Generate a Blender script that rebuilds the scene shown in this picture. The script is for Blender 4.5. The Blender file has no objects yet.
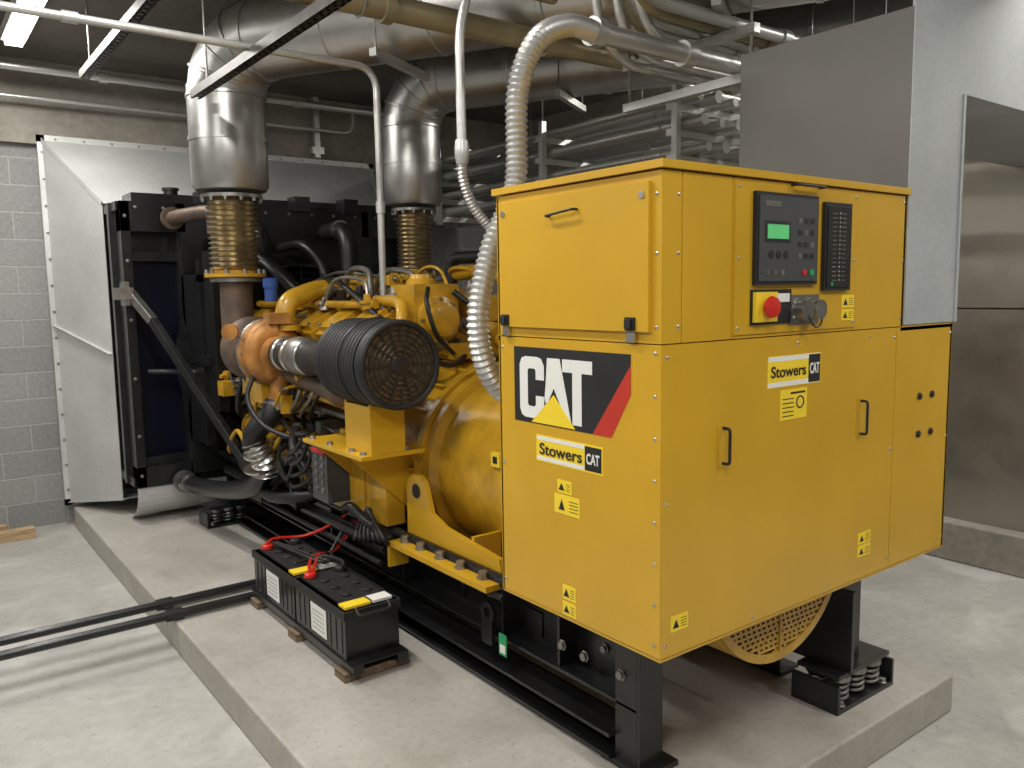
import bpy, bmesh, math, random
from mathutils import Vector as V, Matrix
random.seed(4)
sc=bpy.context.scene
try: sc.view_settings.view_transform='Standard'
except Exception as e: print(e)

# ---------------------------------------------------------------- materials
def newmat(name):
    m=bpy.data.materials.new(name); m.use_nodes=True
    nt=m.node_tree; b=nt.nodes['Principled BSDF']; return m,nt,b
def mat(name,col,rough=.5,metal=0,var=.08,scale=6,bump=0,bscale=60,coat=0,emit=None,rvar=.0,col2=None,stretch=None):
    m,nt,b=newmat(name)
    b.inputs['Roughness'].default_value=rough; b.inputs['Metallic'].default_value=metal
    b.inputs['Coat Weight'].default_value=coat; b.inputs['Coat Roughness'].default_value=.15
    tc=nt.nodes.new('ShaderNodeTexCoord'); mp=nt.nodes.new('ShaderNodeMapping')
    nt.links.new(tc.outputs['Object'],mp.inputs['Vector'])
    if stretch: mp.inputs['Scale'].default_value=stretch
    n=nt.nodes.new('ShaderNodeTexNoise'); n.inputs['Scale'].default_value=scale; n.inputs['Detail'].default_value=6
    nt.links.new(mp.outputs[0],n.inputs['Vector'])
    r=nt.nodes.new('ShaderNodeValToRGB'); nt.links.new(n.outputs[0],r.inputs[0])
    c2=col2 or tuple(max(0,c*(1-2.2*var)) for c in col)
    c1=col if col2 else tuple(min(1,c*(1+var)) for c in col)
    r.color_ramp.elements[0].position=.3; r.color_ramp.elements[1].position=.7
    r.color_ramp.elements[0].color=(*c2,1); r.color_ramp.elements[1].color=(*c1,1)
    nt.links.new(r.outputs[0],b.inputs['Base Color'])
    if rvar:
        mr=nt.nodes.new('ShaderNodeMapRange'); mr.inputs[3].default_value=max(0.02,rough-rvar); mr.inputs[4].default_value=min(1,rough+rvar)
        nt.links.new(n.outputs[0],mr.inputs[0]); nt.links.new(mr.outputs[0],b.inputs['Roughness'])
    if bump:
        n2=nt.nodes.new('ShaderNodeTexNoise'); n2.inputs['Scale'].default_value=bscale; n2.inputs['Detail'].default_value=5
        nt.links.new(mp.outputs[0],n2.inputs['Vector'])
        bp=nt.nodes.new('ShaderNodeBump'); bp.inputs['Strength'].default_value=bump; bp.inputs['Distance'].default_value=.01
        nt.links.new(n2.outputs[0],bp.inputs['Height']); nt.links.new(bp.outputs[0],b.inputs['Normal'])
    if emit:
        b.inputs['Emission Color'].default_value=(*emit[0],1); b.inputs['Emission Strength'].default_value=emit[1]
    return m
def galv(name,col,rough=.38,metal=.85,scale=14):
    m,nt,b=newmat(name)
    tc=nt.nodes.new('ShaderNodeTexCoord')
    vo=nt.nodes.new('ShaderNodeTexVoronoi'); vo.inputs['Scale'].default_value=scale*4
    n=nt.nodes.new('ShaderNodeTexNoise'); n.inputs['Scale'].default_value=2.2; n.inputs['Detail'].default_value=5
    for q in (vo,n): nt.links.new(tc.outputs['Object'],q.inputs['Vector'])
    bw=nt.nodes.new('ShaderNodeRGBToBW'); nt.links.new(vo.outputs['Color'],bw.inputs[0])
    mx=nt.nodes.new('ShaderNodeMath'); mx.operation='MULTIPLY_ADD'; mx.inputs[1].default_value=.2
    nt.links.new(bw.outputs[0],mx.inputs[0]); nt.links.new(n.outputs[0],mx.inputs[2])
    r=nt.nodes.new('ShaderNodeValToRGB'); nt.links.new(mx.outputs[0],r.inputs[0])
    r.color_ramp.elements[0].position=.35; r.color_ramp.elements[1].position=.95
    r.color_ramp.elements[0].color=(*[c*.8 for c in col],1); r.color_ramp.elements[1].color=(*[min(1,c*1.1) for c in col],1)
    nt.links.new(r.outputs[0],b.inputs['Base Color'])
    mr=nt.nodes.new('ShaderNodeMapRange'); mr.inputs[3].default_value=rough-.08; mr.inputs[4].default_value=rough+.12
    nt.links.new(mx.outputs[0],mr.inputs[0]); nt.links.new(mr.outputs[0],b.inputs['Roughness'])
    b.inputs['Metallic'].default_value=metal
    return m
def concrete(name,c1,c2,rough=.7,scale=1.2,bump=.25,stain=None,samt=.5):
    m,nt,b=newmat(name)
    tc=nt.nodes.new('ShaderNodeTexCoord')
    n=nt.nodes.new('ShaderNodeTexNoise'); n.inputs['Scale'].default_value=scale; n.inputs['Detail'].default_value=10; n.inputs['Roughness'].default_value=.65
    n2=nt.nodes.new('ShaderNodeTexNoise'); n2.inputs['Scale'].default_value=scale*14; n2.inputs['Detail'].default_value=6
    for q in (n,n2): nt.links.new(tc.outputs['Object'],q.inputs['Vector'])
    a=nt.nodes.new('ShaderNodeMath'); a.operation='MULTIPLY_ADD'; a.inputs[1].default_value=.35
    nt.links.new(n2.outputs[0],a.inputs[0]); nt.links.new(n.outputs[0],a.inputs[2])
    r=nt.nodes.new('ShaderNodeValToRGB'); nt.links.new(a.outputs[0],r.inputs[0])
    r.color_ramp.elements[0].position=.42; r.color_ramp.elements[1].position=.85
    r.color_ramp.elements[0].color=(*c2,1); r.color_ramp.elements[1].color=(*c1,1)
    out=r.outputs[0]
    if stain:
        n3=nt.nodes.new('ShaderNodeTexNoise'); n3.inputs['Scale'].default_value=1.9; n3.inputs['Detail'].default_value=9; n3.inputs['Distortion'].default_value=.8
        mp=nt.nodes.new('ShaderNodeMapping'); mp.inputs['Location'].default_value=(7.3,2.1,0); nt.links.new(tc.outputs['Object'],mp.inputs[0]); nt.links.new(mp.outputs[0],n3.inputs[0])
        r3=nt.nodes.new('ShaderNodeValToRGB'); r3.color_ramp.elements[0].position=.52; r3.color_ramp.elements[1].position=.70
        r3.color_ramp.elements[0].color=(0,0,0,1); r3.color_ramp.elements[1].color=(samt,samt,samt,1)
        nt.links.new(n3.outputs[0],r3.inputs[0])
        mx=nt.nodes.new('ShaderNodeMixRGB'); nt.links.new(r3.outputs[0],mx.inputs[0]); nt.links.new(out,mx.inputs[1]); mx.inputs[2].default_value=(*stain,1)
        n4=nt.nodes.new('ShaderNodeTexNoise'); n4.inputs['Scale'].default_value=38; n4.inputs['Detail'].default_value=3; nt.links.new(tc.outputs['Object'],n4.inputs[0])
        r4=nt.nodes.new('ShaderNodeValToRGB'); r4.color_ramp.elements[0].position=.62; r4.color_ramp.elements[1].position=.70
        r4.color_ramp.elements[0].color=(0,0,0,1); r4.color_ramp.elements[1].color=(.5,.5,.5,1); nt.links.new(n4.outputs[0],r4.inputs[0])
        m2=nt.nodes.new('ShaderNodeMixRGB'); nt.links.new(r4.outputs[0],m2.inputs[0]); nt.links.new(mx.outputs[0],m2.inputs[1]); m2.inputs[2].default_value=(.24,.21,.17,1)
        out=m2.outputs[0]
    nt.links.new(out,b.inputs['Base Color'])
    mr=nt.nodes.new('ShaderNodeMapRange'); mr.inputs[3].default_value=rough-.12; mr.inputs[4].default_value=rough+.12
    nt.links.new(n.outputs[0],mr.inputs[0]); nt.links.new(mr.outputs[0],b.inputs['Roughness'])
    bp=nt.nodes.new('ShaderNodeBump'); bp.inputs['Strength'].default_value=bump; bp.inputs['Distance'].default_value=.01
    nt.links.new(n2.outputs[0],bp.inputs['Height']); nt.links.new(bp.outputs[0],b.inputs['Normal'])
    return m
def blockmat(name,axis):
    m,nt,b=newmat(name)
    tc=nt.nodes.new('ShaderNodeTexCoord'); sx=nt.nodes.new('ShaderNodeSeparateXYZ'); cx=nt.nodes.new('ShaderNodeCombineXYZ')
    nt.links.new(tc.outputs['Object'],sx.inputs[0]); nt.links.new(sx.outputs[axis],cx.inputs[0]); nt.links.new(sx.outputs[2],cx.inputs[1])
    br=nt.nodes.new('ShaderNodeTexBrick'); nt.links.new(cx.outputs[0],br.inputs['Vector'])
    br.inputs['Scale'].default_value=1; br.inputs['Brick Width'].default_value=.4; br.inputs['Row Height'].default_value=.2
    br.inputs['Mortar Size'].default_value=.006; br.inputs['Mortar Smooth'].default_value=.4
    br.inputs['Color1'].default_value=(.235,.24,.235,1); br.inputs['Color2'].default_value=(.285,.285,.28,1); br.inputs['Mortar'].default_value=(.37,.37,.36,1)
    n=nt.nodes.new('ShaderNodeTexNoise'); n.inputs['Scale'].default_value=40; n.inputs['Detail'].default_value=6
    nt.links.new(tc.outputs['Object'],n.inputs['Vector'])
    mx=nt.nodes.new('ShaderNodeMixRGB'); mx.blend_type='OVERLAY'; mx.inputs[0].default_value=.35
    nt.links.new(br.outputs[0],mx.inputs[1]); nt.links.new(n.outputs[0],mx.inputs[2]); nt.links.new(mx.outputs[0],b.inputs['Base Color'])
    b.inputs['Roughness'].default_value=.85
    bp=nt.nodes.new('ShaderNodeBump'); bp.inputs['Strength'].default_value=.5; bp.inputs['Distance'].default_value=.01; bp.invert=True
    nt.links.new(br.outputs['Fac'],bp.inputs['Height']); nt.links.new(bp.outputs[0],b.inputs['Normal'])
    return m
YEL=mat('yellow_paint',(.585,.335,.016),.33,0,.045,2.5,coat=.3,rvar=.05)
YEL2=mat('yellow_engine_paint',(.55,.305,.018),.33,0,.14,9,bump=.12,bscale=90,coat=.3)
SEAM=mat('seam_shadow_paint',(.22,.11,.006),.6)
BLK=mat('black_paint',(.012,.012,.013),.32,0,.2,7,coat=.2)
BLKM=mat('black_matte',(.013,.013,.014),.55,0,.2,9)
RUB=mat('black_rubber',(.012,.012,.012),.42,0,.2,20)
BLU=mat('dark_blue_core',(.003,.004,.018),.3,.2,.2,9)
CHR=mat('bright_steel',(.62,.61,.58),.28,1,.08,20)
STL=mat('dull_steel',(.32,.31,.29),.42,.9,.15,14)
DST=mat('dark_steel',(.10,.095,.085),.45,.8,.15,14)
RUST=mat('heat_tinted_iron',(.20,.13,.09),.55,.5,.3,12,col2=(.10,.085,.075))
ORG=mat('orange_cast_housing',(.47,.21,.05),.45,.15,.25,8)
BRS=mat('bellows_bronze',(.50,.42,.28),.28,.9,.12,14)
GAL=galv('galvanized_sheet',(.60,.61,.60),.45,.35)
GALL=galv('galvanized_duct_sheet',(.45,.47,.485),.5,.3)
GALP=galv('galvanized_conduit',(.64,.64,.62),.34,.7)
GALD=galv('galvanized_wall_panel',(.46,.43,.37),.28,.85,3)
INS=galv('aluminium_jacket',(.58,.575,.56),.32,.92,5)
GRY=mat('grey_painted_duct',(.16,.158,.148),.5,0,.05,3)
TAN=mat('tan_pipe_paint',(.36,.30,.18),.4,.3,.12,5)
FLR=concrete('floor_concrete',(.47,.46,.43),(.29,.28,.255),.5,1.3,.12,stain=(.60,.585,.555),samt=.6)
PADM=concrete('pad_concrete',(.45,.43,.39),(.31,.29,.255),.6,2.2,.15,stain=(.27,.24,.195),samt=.55)
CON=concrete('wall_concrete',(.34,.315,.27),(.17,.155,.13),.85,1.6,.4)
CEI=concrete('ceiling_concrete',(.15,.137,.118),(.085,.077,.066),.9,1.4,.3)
WHT=mat('white_label',(.75,.75,.72),.5,0,.02)
STK=mat('yellow_label',(.85,.62,.03),.45,0,.02)
REDM=mat('red_plastic',(.55,.02,.012),.35,0,.05)
RED2=mat('logo_red',(.50,.035,.02),.4,0,.03)
GRN=mat('lcd_green',(.10,.45,.16),.4,0,.05,emit=((.1,.6,.2),.25))
GRNL=mat('green_tag',(.02,.35,.12),.4)
BLUE=mat('blue_cap',(.03,.08,.30),.35)
WOOD=mat('raw_wood',(.48,.33,.18),.7,0,.2,6,stretch=(1,1,12),bump=.2)
WOODD=mat('dark_wood',(.20,.14,.085),.75,0,.3,6,stretch=(12,1,12),bump=.2)
LAMP=mat('lamp_tube',(1,1,1),.5,emit=((1,.95,.86),9))
SLATE=mat('panel_grey',(.055,.058,.062),.45,0,.05)
BRZ=mat('filter_mesh',(.20,.15,.09),.45,.4,.2,40)
GRL=mat('filter_guard',(.03,.03,.032),.35,.2,.1,9)

# ---------------------------------------------------------------- builder
def frame(d):
    d=V(d).normalized(); a=V((0,0,1)) if abs(d.z)<.9 else V((1,0,0))
    u=d.cross(a).normalized(); w=d.cross(u).normalized(); return d,u,w
class B:
    def __init__(s): s.bm=bmesh.new(); s.mats=[]
    def mi(s,m):
        if m not in s.mats: s.mats.append(m)
        return s.mats.index(m)
    def face(s,vs,m,sm=True):
        try: f=s.bm.faces.new(vs)
        except ValueError: return
        f.material_index=s.mi(m); f.smooth=sm
    def hexa(s,c,m):
        v=[s.bm.verts.new(p) for p in c]
        for q in ((0,3,2,1),(4,5,6,7),(0,1,5,4),(1,2,6,5),(2,3,7,6),(3,0,4,7)): s.face([v[i] for i in q],m)
    def box(s,x0,x1,y0,y1,z0,z1,m,rot=None):
        c=[V(p) for p in ((x0,y0,z0),(x1,y0,z0),(x1,y1,z0),(x0,y1,z0),(x0,y0,z1),(x1,y0,z1),(x1,y1,z1),(x0,y1,z1))]
        if rot:
            ax,ang=rot[0],math.radians(rot[1]); pv=V(rot[2]) if len(rot)>2 else V(((x0+x1)/2,(y0+y1)/2,(z0+z1)/2))
            R=Matrix.Rotation(ang,3,ax); c=[R@(p-pv)+pv for p in c]
        s.hexa(c,m)
    def beam(s,p0,p1,w,h,m,up=(0,0,1)):
        p0,p1=V(p0),V(p1); d=(p1-p0).normalized(); u=d.cross(V(up)).normalized(); t=u.cross(d).normalized()
        c=[p+u*a*w/2+t*b*h/2 for p in (p0,p1) for a,b in ((-1,-1),(1,-1),(1,1),(-1,1))]
        s.hexa(c,m)
    def prism(s,poly,off,m):
        off=V(off); a=[s.bm.verts.new(V(p)) for p in poly]; b=[s.bm.verts.new(V(p)+off) for p in poly]
        s.face(a[::-1],m); s.face(b,m); n=len(a)
        for i in range(n): s.face([a[i],a[(i+1)%n],b[(i+1)%n],b[i]],m)
    def lathe(s,o,d,prof,m,seg=24,cap=True,ms=None):
        o=V(o); d,u,w=frame(d); rings=[]
        for t,r in prof:
            rings.append([s.bm.verts.new(o+d*t+(u*math.cos(2*math.pi*k/seg)+w*math.sin(2*math.pi*k/seg))*max(r,1e-4)) for k in range(seg)])
        for i in range(len(rings)-1):
            mm=ms[i] if ms else m
            for k in range(seg): s.face([rings[i][k],rings[i][(k+1)%seg],rings[i+1][(k+1)%seg],rings[i+1][k]],mm)
        if cap: s.face(rings[0][::-1],m); s.face(rings[-1],m)
    def tube(s,pts,r,m,seg=10,cap=True):
        pts=[V(p) for p in pts]; n=len(pts); rr=r if isinstance(r,(list,tuple)) else [r]*n
        d0=(pts[1]-pts[0]).normalized(); _,u,w=frame(d0); rings=[]
        for i,p in enumerate(pts):
            t=(pts[min(i+1,n-1)]-pts[max(i-1,0)]).normalized()
            u=(u-t*u.dot(t)).normalized(); w=t.cross(u)
            rings.append([s.bm.verts.new(p+(u*math.cos(2*math.pi*k/seg)+w*math.sin(2*math.pi*k/seg))*rr[i]) for k in range(seg)])
        for i in range(n-1):
            for k in range(seg): s.face([rings[i][k],rings[i][(k+1)%seg],rings[i+1][(k+1)%seg],rings[i+1][k]],m)
        if cap: s.face(rings[0][::-1],m); s.face(rings[-1],m)
    def hose(s,pts,r,m,pitch=.02,depth=.15,seg=14,res=4):
        p=resample(smooth(pts),pitch/res); rr=[r*(1-depth*.5*(1+math.cos(2*math.pi*i/res))) for i in range(len(p))]
        s.tube(p,rr,m,seg)
    def torus(s,c,d,R,r,m,seg=28,s2=8,a0=0,a1=360,r2=None):
        c=V(c); d,u,w=frame(d); rings=[]; full=abs(a1-a0-360)<1e-6; n=seg if full else seg+1
        for k in range(n):
            a=math.radians(a0+(a1-a0)*k/seg); e=u*math.cos(a)+w*math.sin(a); q=r if r2 is None else r+(r2-r)*k/seg
            rings.append([s.bm.verts.new(c+e*(R+q*math.cos(2*math.pi*j/s2))+d*q*math.sin(2*math.pi*j/s2)) for j in range(s2)])
        for k in range(seg):
            k2=(k+1)%n
            for j in range(s2): s.face([rings[k][j],rings[k2][j],rings[k2][(j+1)%s2],rings[k][(j+1)%s2]],m)
    def bolt(s,p,d,r=.012,h=.01,m=None): s.lathe(p,d,[(0,r*1.35),(h*.25,r*1.35),(h*.25,r),(h,r),(h*1.05,r*.8)],m or STL,6)
    def boltring(s,c,d,R,n,r=.012,h=.012,m=None,a0=0):
        c=V(c); dd,u,w=frame(d)
        for k in range(n):
            a=a0+2*math.pi*k/n; s.bolt(c+(u*math.cos(a)+w*math.sin(a))*R,d,r,h,m)
    def screw(s,p,d,r=.0055,m=None): s.lathe(p,d,[(0,r),(.0015,r),(.003,r*.55)],m or CHR,10)
    def done(s,name,parent=None,bevel=0,bseg=2):
        bmesh.ops.recalc_face_normals(s.bm,faces=s.bm.faces[:])
        me=bpy.data.meshes.new(name); s.bm.to_mesh(me); s.bm.free()
        for m in s.mats: me.materials.append(m)
        me.set_sharp_from_angle(angle=math.radians(38))
        o=bpy.data.objects.new(name,me); sc.collection.objects.link(o)
        if parent: o.parent=parent
        if bevel:
            md=o.modifiers.new('bevel','BEVEL'); md.width=bevel; md.segments=bseg; md.limit_method='ANGLE'; md.angle_limit=math.radians(50); md.harden_normals=True
        return o
def smooth(pts,n=10):
    pts=[V(p) for p in pts]; P=[2*pts[0]-pts[1]]+pts+[2*pts[-1]-pts[-2]]; out=[]
    for i in range(1,len(P)-2):
        a,b,c,d=P[i-1:i+3]
        for k in range(n):
            t=k/n; out.append(.5*((2*b)+(c-a)*t+(2*a-5*b+4*c-d)*t*t+(3*b-a-3*c+d)*t**3))
    out.append(pts[-1]); return out
def resample(p,st):
    out=[p[0].copy()]; need=st
    for a,b in zip(p,p[1:]):
        L=(b-a).length; pos=need
        if L<1e-9: continue
        while pos<=L: out.append(a.lerp(b,pos/L)); pos+=st
        need=pos-L
    return out
def fillet(pts,rad=.08,n=6):
    pts=[V(p) for p in pts]; out=[pts[0]]
    for a,b,c in zip(pts,pts[1:],pts[2:]):
        u=(a-b).normalized(); w=(c-b).normalized(); L=min(rad,(a-b).length*.45,(c-b).length*.45)
        p,q=b+u*L,b+w*L
        for k in range(n+1):
            t=k/n; out.append(p*(1-t)**2+b*2*t*(1-t)+q*t*t)
    out.append(pts[-1]); return out
def empty(name):
    o=bpy.data.objects.new(name,None); sc.collection.objects.link(o); return o
def text(s,c,right,up,w,h,m,parent,name,off=0,th=.0012):
    cu=bpy.data.curves.new(name,'FONT'); cu.body=s; cu.extrude=.01; cu.offset=off; cu.align_x='CENTER'; cu.align_y='CENTER'
    to=bpy.data.objects.new('t',cu); sc.collection.objects.link(to)
    dg=bpy.context.evaluated_depsgraph_get(); me=bpy.data.meshes.new_from_object(to.evaluated_get(dg))
    bpy.data.objects.remove(to); me.name=name
    xs=[v.co.x for v in me.vertices]; ys=[v.co.y for v in me.vertices]
    cx,cy=(max(xs)+min(xs))/2,(max(ys)+min(ys))/2; sx=w/(max(xs)-min(xs)); sy=h/(max(ys)-min(ys))
    R,U=V(right),V(up); N=R.cross(U); C0=V(c)
    for v in me.vertices:
        q=v.co; v.co=C0+R*(q.x-cx)*sx+U*(q.y-cy)*sy+N*(th if q.z>0 else 0)
    me.materials.clear(); me.materials.append(m)
    o=bpy.data.objects.new(name,me); sc.collection.objects.link(o); o.parent=parent; return o

# ---------------------------------------------------------------- room
XL,XR,YB,YF,HC=-3.6,3.85,-4.2,5.7,3.5
HT=HC-.004
b=B(); b.box(XL-.2,XR+.2,YB-.2,YF+.2,-.2,0,FLR); b.done('floor')
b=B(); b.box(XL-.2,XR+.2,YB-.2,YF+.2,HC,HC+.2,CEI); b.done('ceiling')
BW0=blockmat('block_wall_x',0); BW1=blockmat('block_wall_y',1)
b=B(); b.box(XL,XR,YF,YF+.2,0,2.9,BW0); b.box(XL,XR,YF-.06,YF+.2,2.9,HC,CON); b.done('wall_back')
b=B(); b.box(XL-.2,XL,YB,YF+.2,0,HC,BW1); b.done('wall_left')
b=B(); b.box(XL,XR,YB-.2,YB,0,HC,BW0); b.done('wall_front')
b=B(); b.box(XR,XR+.2,YB,YF+.2,0,HC,CON); b.done('wall_right')
b=B(); b.box(XR-.16,XR,YB,YF,0,.25,CON); b.done('baseboard_right',bevel=.012)
b=B()
for z0,z1 in ((.25,1.60),(1.61,2.95)):
    y=-3.2
    while y<5.0:
        b.box(XR-.05,XR,y,min(y+2.39,5.6),z0,z1,GALD); b.box(XR-.065,XR-.05,y-.005,y+.02,z0,z1,GALD); y+=2.4
b.done('wall_cladding_panel')
b=B(); b.box(-.58,1.80,.03,5.5,0,.16,PADM); b.done('concrete_pad',bevel=.012)
b=B(); b.box(-1.5,-.86,5.38,5.47,0,.075,WOOD); b.box(-1.7,-1.02,5.52,5.60,0,.09,WOOD); b.done('lumber_offcut',bevel=.004)

# ---------------------------------------------------------------- generator
gen=empty('diesel_generator')
b=B()
b.box(.006,1.209,.006,.70,1.6,2.055,SEAM); b.box(.006,1.574,.006,.70,.765,1.61,SEAM)
def pf(x0,x1,z0,z1,t=0,m=YEL): g=.0016; b.box(x0+g,x1-g,-t,.01,z0+g,z1-g,m)
def pl(y0,y1,z0,z1,t=0,m=YEL): g=.0016; b.box(-t,.01,y0+g,y1-g,z0+g,z1-g,m)
pf(0,.075,1.615,2.06); pf(.075,.28,1.615,2.06); pf(.28,.905,1.615,2.06,.0); pf(.905,1.215,1.615,2.06)
pf(.285,.90,1.625,2.05,.005)
pf(0,1.177,.76,1.615); pf(1.177,1.58,.76,1.615)
pl(0,.71,1.615,2.06); pl(0,.71,.76,1.615); pl(.035,.685,1.645,2.035,.012)
b.box(1.2,1.215,0,.71,1.615,2.06,YEL); b.box(1.565,1.58,0,.71,.76,1.615,YEL); b.box(1.2,1.58,0.0,.71,1.60,1.618,YEL)
b.box(0,1.215,.70,.712,1.6,2.06,YEL); b.box(0,1.58,.70,.712,.76,1.615,YEL); b.box(0,1.58,0.0,.71,.755,.765,YEL)
b.box(-.012,1.222,-.012,.722,2.062,2.083,YEL)
for z in [.80+i*.113 for i in range(8)]: b.screw((0,.022,z),(-1,0,0))
for z in (.80,1.2,1.58): b.screw((0,.69,z),(-1,0,0))
for z in (1.66,1.85,2.0): b.screw((.06,0,z),(0,-1,0)); b.screw((0,.018,z),(-1,0,0))
for z in (1.645,1.84,2.035): b.screw((.30,-.005,z),(0,-1,0)); b.screw((.885,-.005,z),(0,-1,0)); b.screw((1.195,0,z),(0,-1,0))
for z in (.80,1.19,1.58): b.screw((1.16,0,z),(0,-1,0)); b.screw((1.565,0,z),(0,-1,0)); b.screw((.02,0,z),(0,-1,0))
for x in (.4,.8): b.screw((x,0,.78),(0,-1,0)); b.screw((x+.2,0,1.59),(0,-1,0))
for x in (1.35,1.44):
    for z in (1.36,1.222): b.lathe((x,0,z),(0,-1,0),[(0,.013),(.006,.013),(.008,.01)],BLKM,14)
for x,z0,z1 in ((.245,1.27,1.37),(.955,1.27,1.38)):
    b.box(x-.018,x+.018,-.002,0,z0-.012,z1+.012,YEL)
    b.tube(fillet([(x+.004,0,z0),(x+.004,-.026,z0),(x+.004,-.026,z1),(x+.004,0,z1)],.01),.0045,BLKM,8)
b.tube(fillet([(-.012,.43,1.975),(-.032,.43,1.975),(-.032,.31,1.985),(-.012,.31,1.985)],.01),.004,BLKM,8)
b.tube(fillet([(.54,-.005,2.052),(.54,-.03,2.052),(.68,-.03,2.052),(.68,-.005,2.052)],.01),.004,BLKM,8)
for y in (.655,.10):
    b.box(-.018,-.01,y-.018,y+.018,1.65,1.685,BLKM); b.box(-.026,-.016,y-.01,y+.012,1.655,1.68,BLKM); b.box(-.014,0,y-.016,y+.016,1.618,1.645,CHR)
for y,z in ((.06,2.0),(.66,2.0)): b.lathe((-.012,y,z),(-1,0,0),[(0,.010),(.004,.010)],CHR,12)
b.done('control_cabinet',gen,bevel=.0015,bseg=1)
b=B()
b.box(.362,.662,-.018,0,1.765,2.025,BLKM); b.box(.372,.652,-.022,-.017,1.775,2.015,SLATE)
b.box(.405,.505,-.025,-.02,1.895,1.935,GRN); b.box(.395,.515,-.0235,-.02,1.885,1.945,BLKM)
for i in range(3): b.lathe((.425+.035*i,-.022,1.85),(0,-1,0),[(0,.012),(.002,.012)],BLKM,16)
for i in range(3):
    for j in range(4): b.box(.555+.03*i,.573+.03*i,-.0235,-.021,1.84+.034*j,1.855+.034*j,STL if (i+j)%3==0 else BLKM)
b.lathe((.588,-.022,1.80),(0,-1,0),[(0,.010),(.003,.010)],REDM,14); b.lathe((.625,-.022,1.80),(0,-1,0),[(0,.010),(.003,.010)],GRNL,14)
for i in range(3): b.lathe((.41+.035*i,-.022,1.80),(0,-1,0),[(0,.009),(.002,.009)],STL,14)
b.box(.395,.47,-.0228,-.0215,1.985,2.0,STL)
b.box(.70,.845,-.018,0,1.745,2.012,BLKM); b.box(.71,.835,-.021,-.017,1.755,2.0,BLK)
for j in range(16):
    z=1.775+j*.0135
    for x in (.735,.785): b.box(x,x+.022,-.0222,-.02,z,z+.0025,STL)
    b.lathe((.773,-.021,z+.002),(0,-1,0),[(0,.0035),(.002,.0035)],CHR,8)
b.lathe((.735,-.021,1.765),(0,-1,0),[(0,.006),(.003,.006)],GRNL,10)
b.box(.355,.545,-.01,0,1.652,1.752,BLKM); b.box(.362,.462,-.022,-.009,1.660,1.745,STK)
b.lathe((.412,-.022,1.702),(0,-1,0),[(0,.017),(.008,.017),(.008,.028),(.016,.032),(.026,.028),(.03,.01)],REDM,24)
b.box(.475,.535,-.0115,-.009,1.715,1.74,WHT)
for x in (.578,.645):
    b.lathe((x,-.005,1.69),(0,-1,0),[(0,.035),(.008,.035),(.008,.026),(.030,.026),(.030,.03),(.042,.03),(.042,.02)],STL,20)
    b.boltring((x,-.012,1.69),(0,-1,0),.031,4,.004,.004,CHR,.78)
b.box(.54,.69,-.008,0,1.645,1.735,STL)
b.tube(smooth([(.578,-.045,1.675),(.60,-.055,1.64),(.64,-.05,1.65),(.655,-.04,1.68)]),.003,BLKM,6)
b.done('control_panel_instruments',gen,bevel=.001,bseg=1)
b=B()
def stF(x0,x1,z0,z1,m=STK,t=.0012): b.box(x0,x1,-t,0,z0,z1,m)
def stL(y0,y1,z0,z1,m=STK,t=.0012): b.box(-t,0,y0,y1,z0,z1,m)
def warnF(x0,x1,z0,z1,t0=0):
    stF(x0,x1,z0,z1,t=.0012+t0); h=(z1-z0)
    cx=x0+(x1-x0)*.3; b.prism([(cx-.013,-.0016-t0,z0+h*.2),(cx+.013,-.0016-t0,z0+h*.2),(cx,-.0016-t0,z0+h*.75)],(0,.001,0),BLKM)
    for k in range(4): b.box(x0+(x1-x0)*.58,x1-.006,-.0016-t0,0,z0+h*(.2+.17*k),z0+h*(.24+.17*k),BLKM)
def warnL(y0,y1,z0,z1):
    stL(y0,y1,z0,z1); h=(z1-z0); cy=y1-(y1-y0)*.3
    b.prism([(-.0018,cy-.014,z0+h*.2),(-.0018,cy+.014,z0+h*.2),(-.0018,cy,z0+h*.75)],(.001,0,0),BLKM)
    for k in range(4): b.box(-.0016,0,y0+.006,y0+(y1-y0)*.40,z0+h*(.2+.17*k),z0+h*(.24+.17*k),BLKM)
L0,L1,Z0,Z1=.11,.628,1.348,1.585
b.prism([(-.001,L1,Z0),(-.001,L1,Z1),(-.001,L0,Z1),(-.001,L0,1.555),(-.001,.225,Z0)],(.0005,0,0),BLKM)
b.prism([(-.0014,L0,1.555),(-.0014,L0,1.475),(-.0014,.185,Z0),(-.0014,.262,Z0)],(.001,0,0),RED2)
b.prism([(-.003,.54,Z0+.004),(-.003,.335,Z0+.004),(-.003,.432,1.445)],(.001,0,0),STK)
stL(.22,.52,1.232,1.315,STK,.001)
stL(.225,.295,1.238,1.309,BLKM,.0018)
stF(.45,.72,1.462,1.556,STK); stF(.452,.718,1.464,1.478,WHT,.0015); stF(.452,.718,1.540,1.554,WHT,.0015); stF(.655,.717,1.466,1.552,BLKM,.0018)
stL(.297,.516,1.236,1.248,WHT,.0015); stL(.297,.516,1.299,1.311,WHT,.0015)
stF(.515,.65,1.36,1.452); b.torus((.615,-.001,1.41),(0,-1,0),.018,.003,BLKM,18,4)
for k in range(5): b.box(.525,.582,-.0018,0,1.37+.013*k,1.373+.013*k,BLKM)
b.box(.565,.64,-.0018,0,1.437,1.443,BLKM)
warnL(.355,.42,1.15,1.19); warnL(.32,.435,1.085,1.145); warnL(.34,.40,.82,.865); warnL(.34,.40,.77,.812)
warnF(.82,.89,1.65,1.685,.005); warnF(.82,.89,1.69,1.73,.005); warnF(.97,1.05,.885,.925); warnF(.97,1.05,.84,.88); warnF(.04,.11,.83,.875)
b.done('warning_labels',gen)
dn=(0,-1,0); up=(0,0,1)
b=B()
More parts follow.
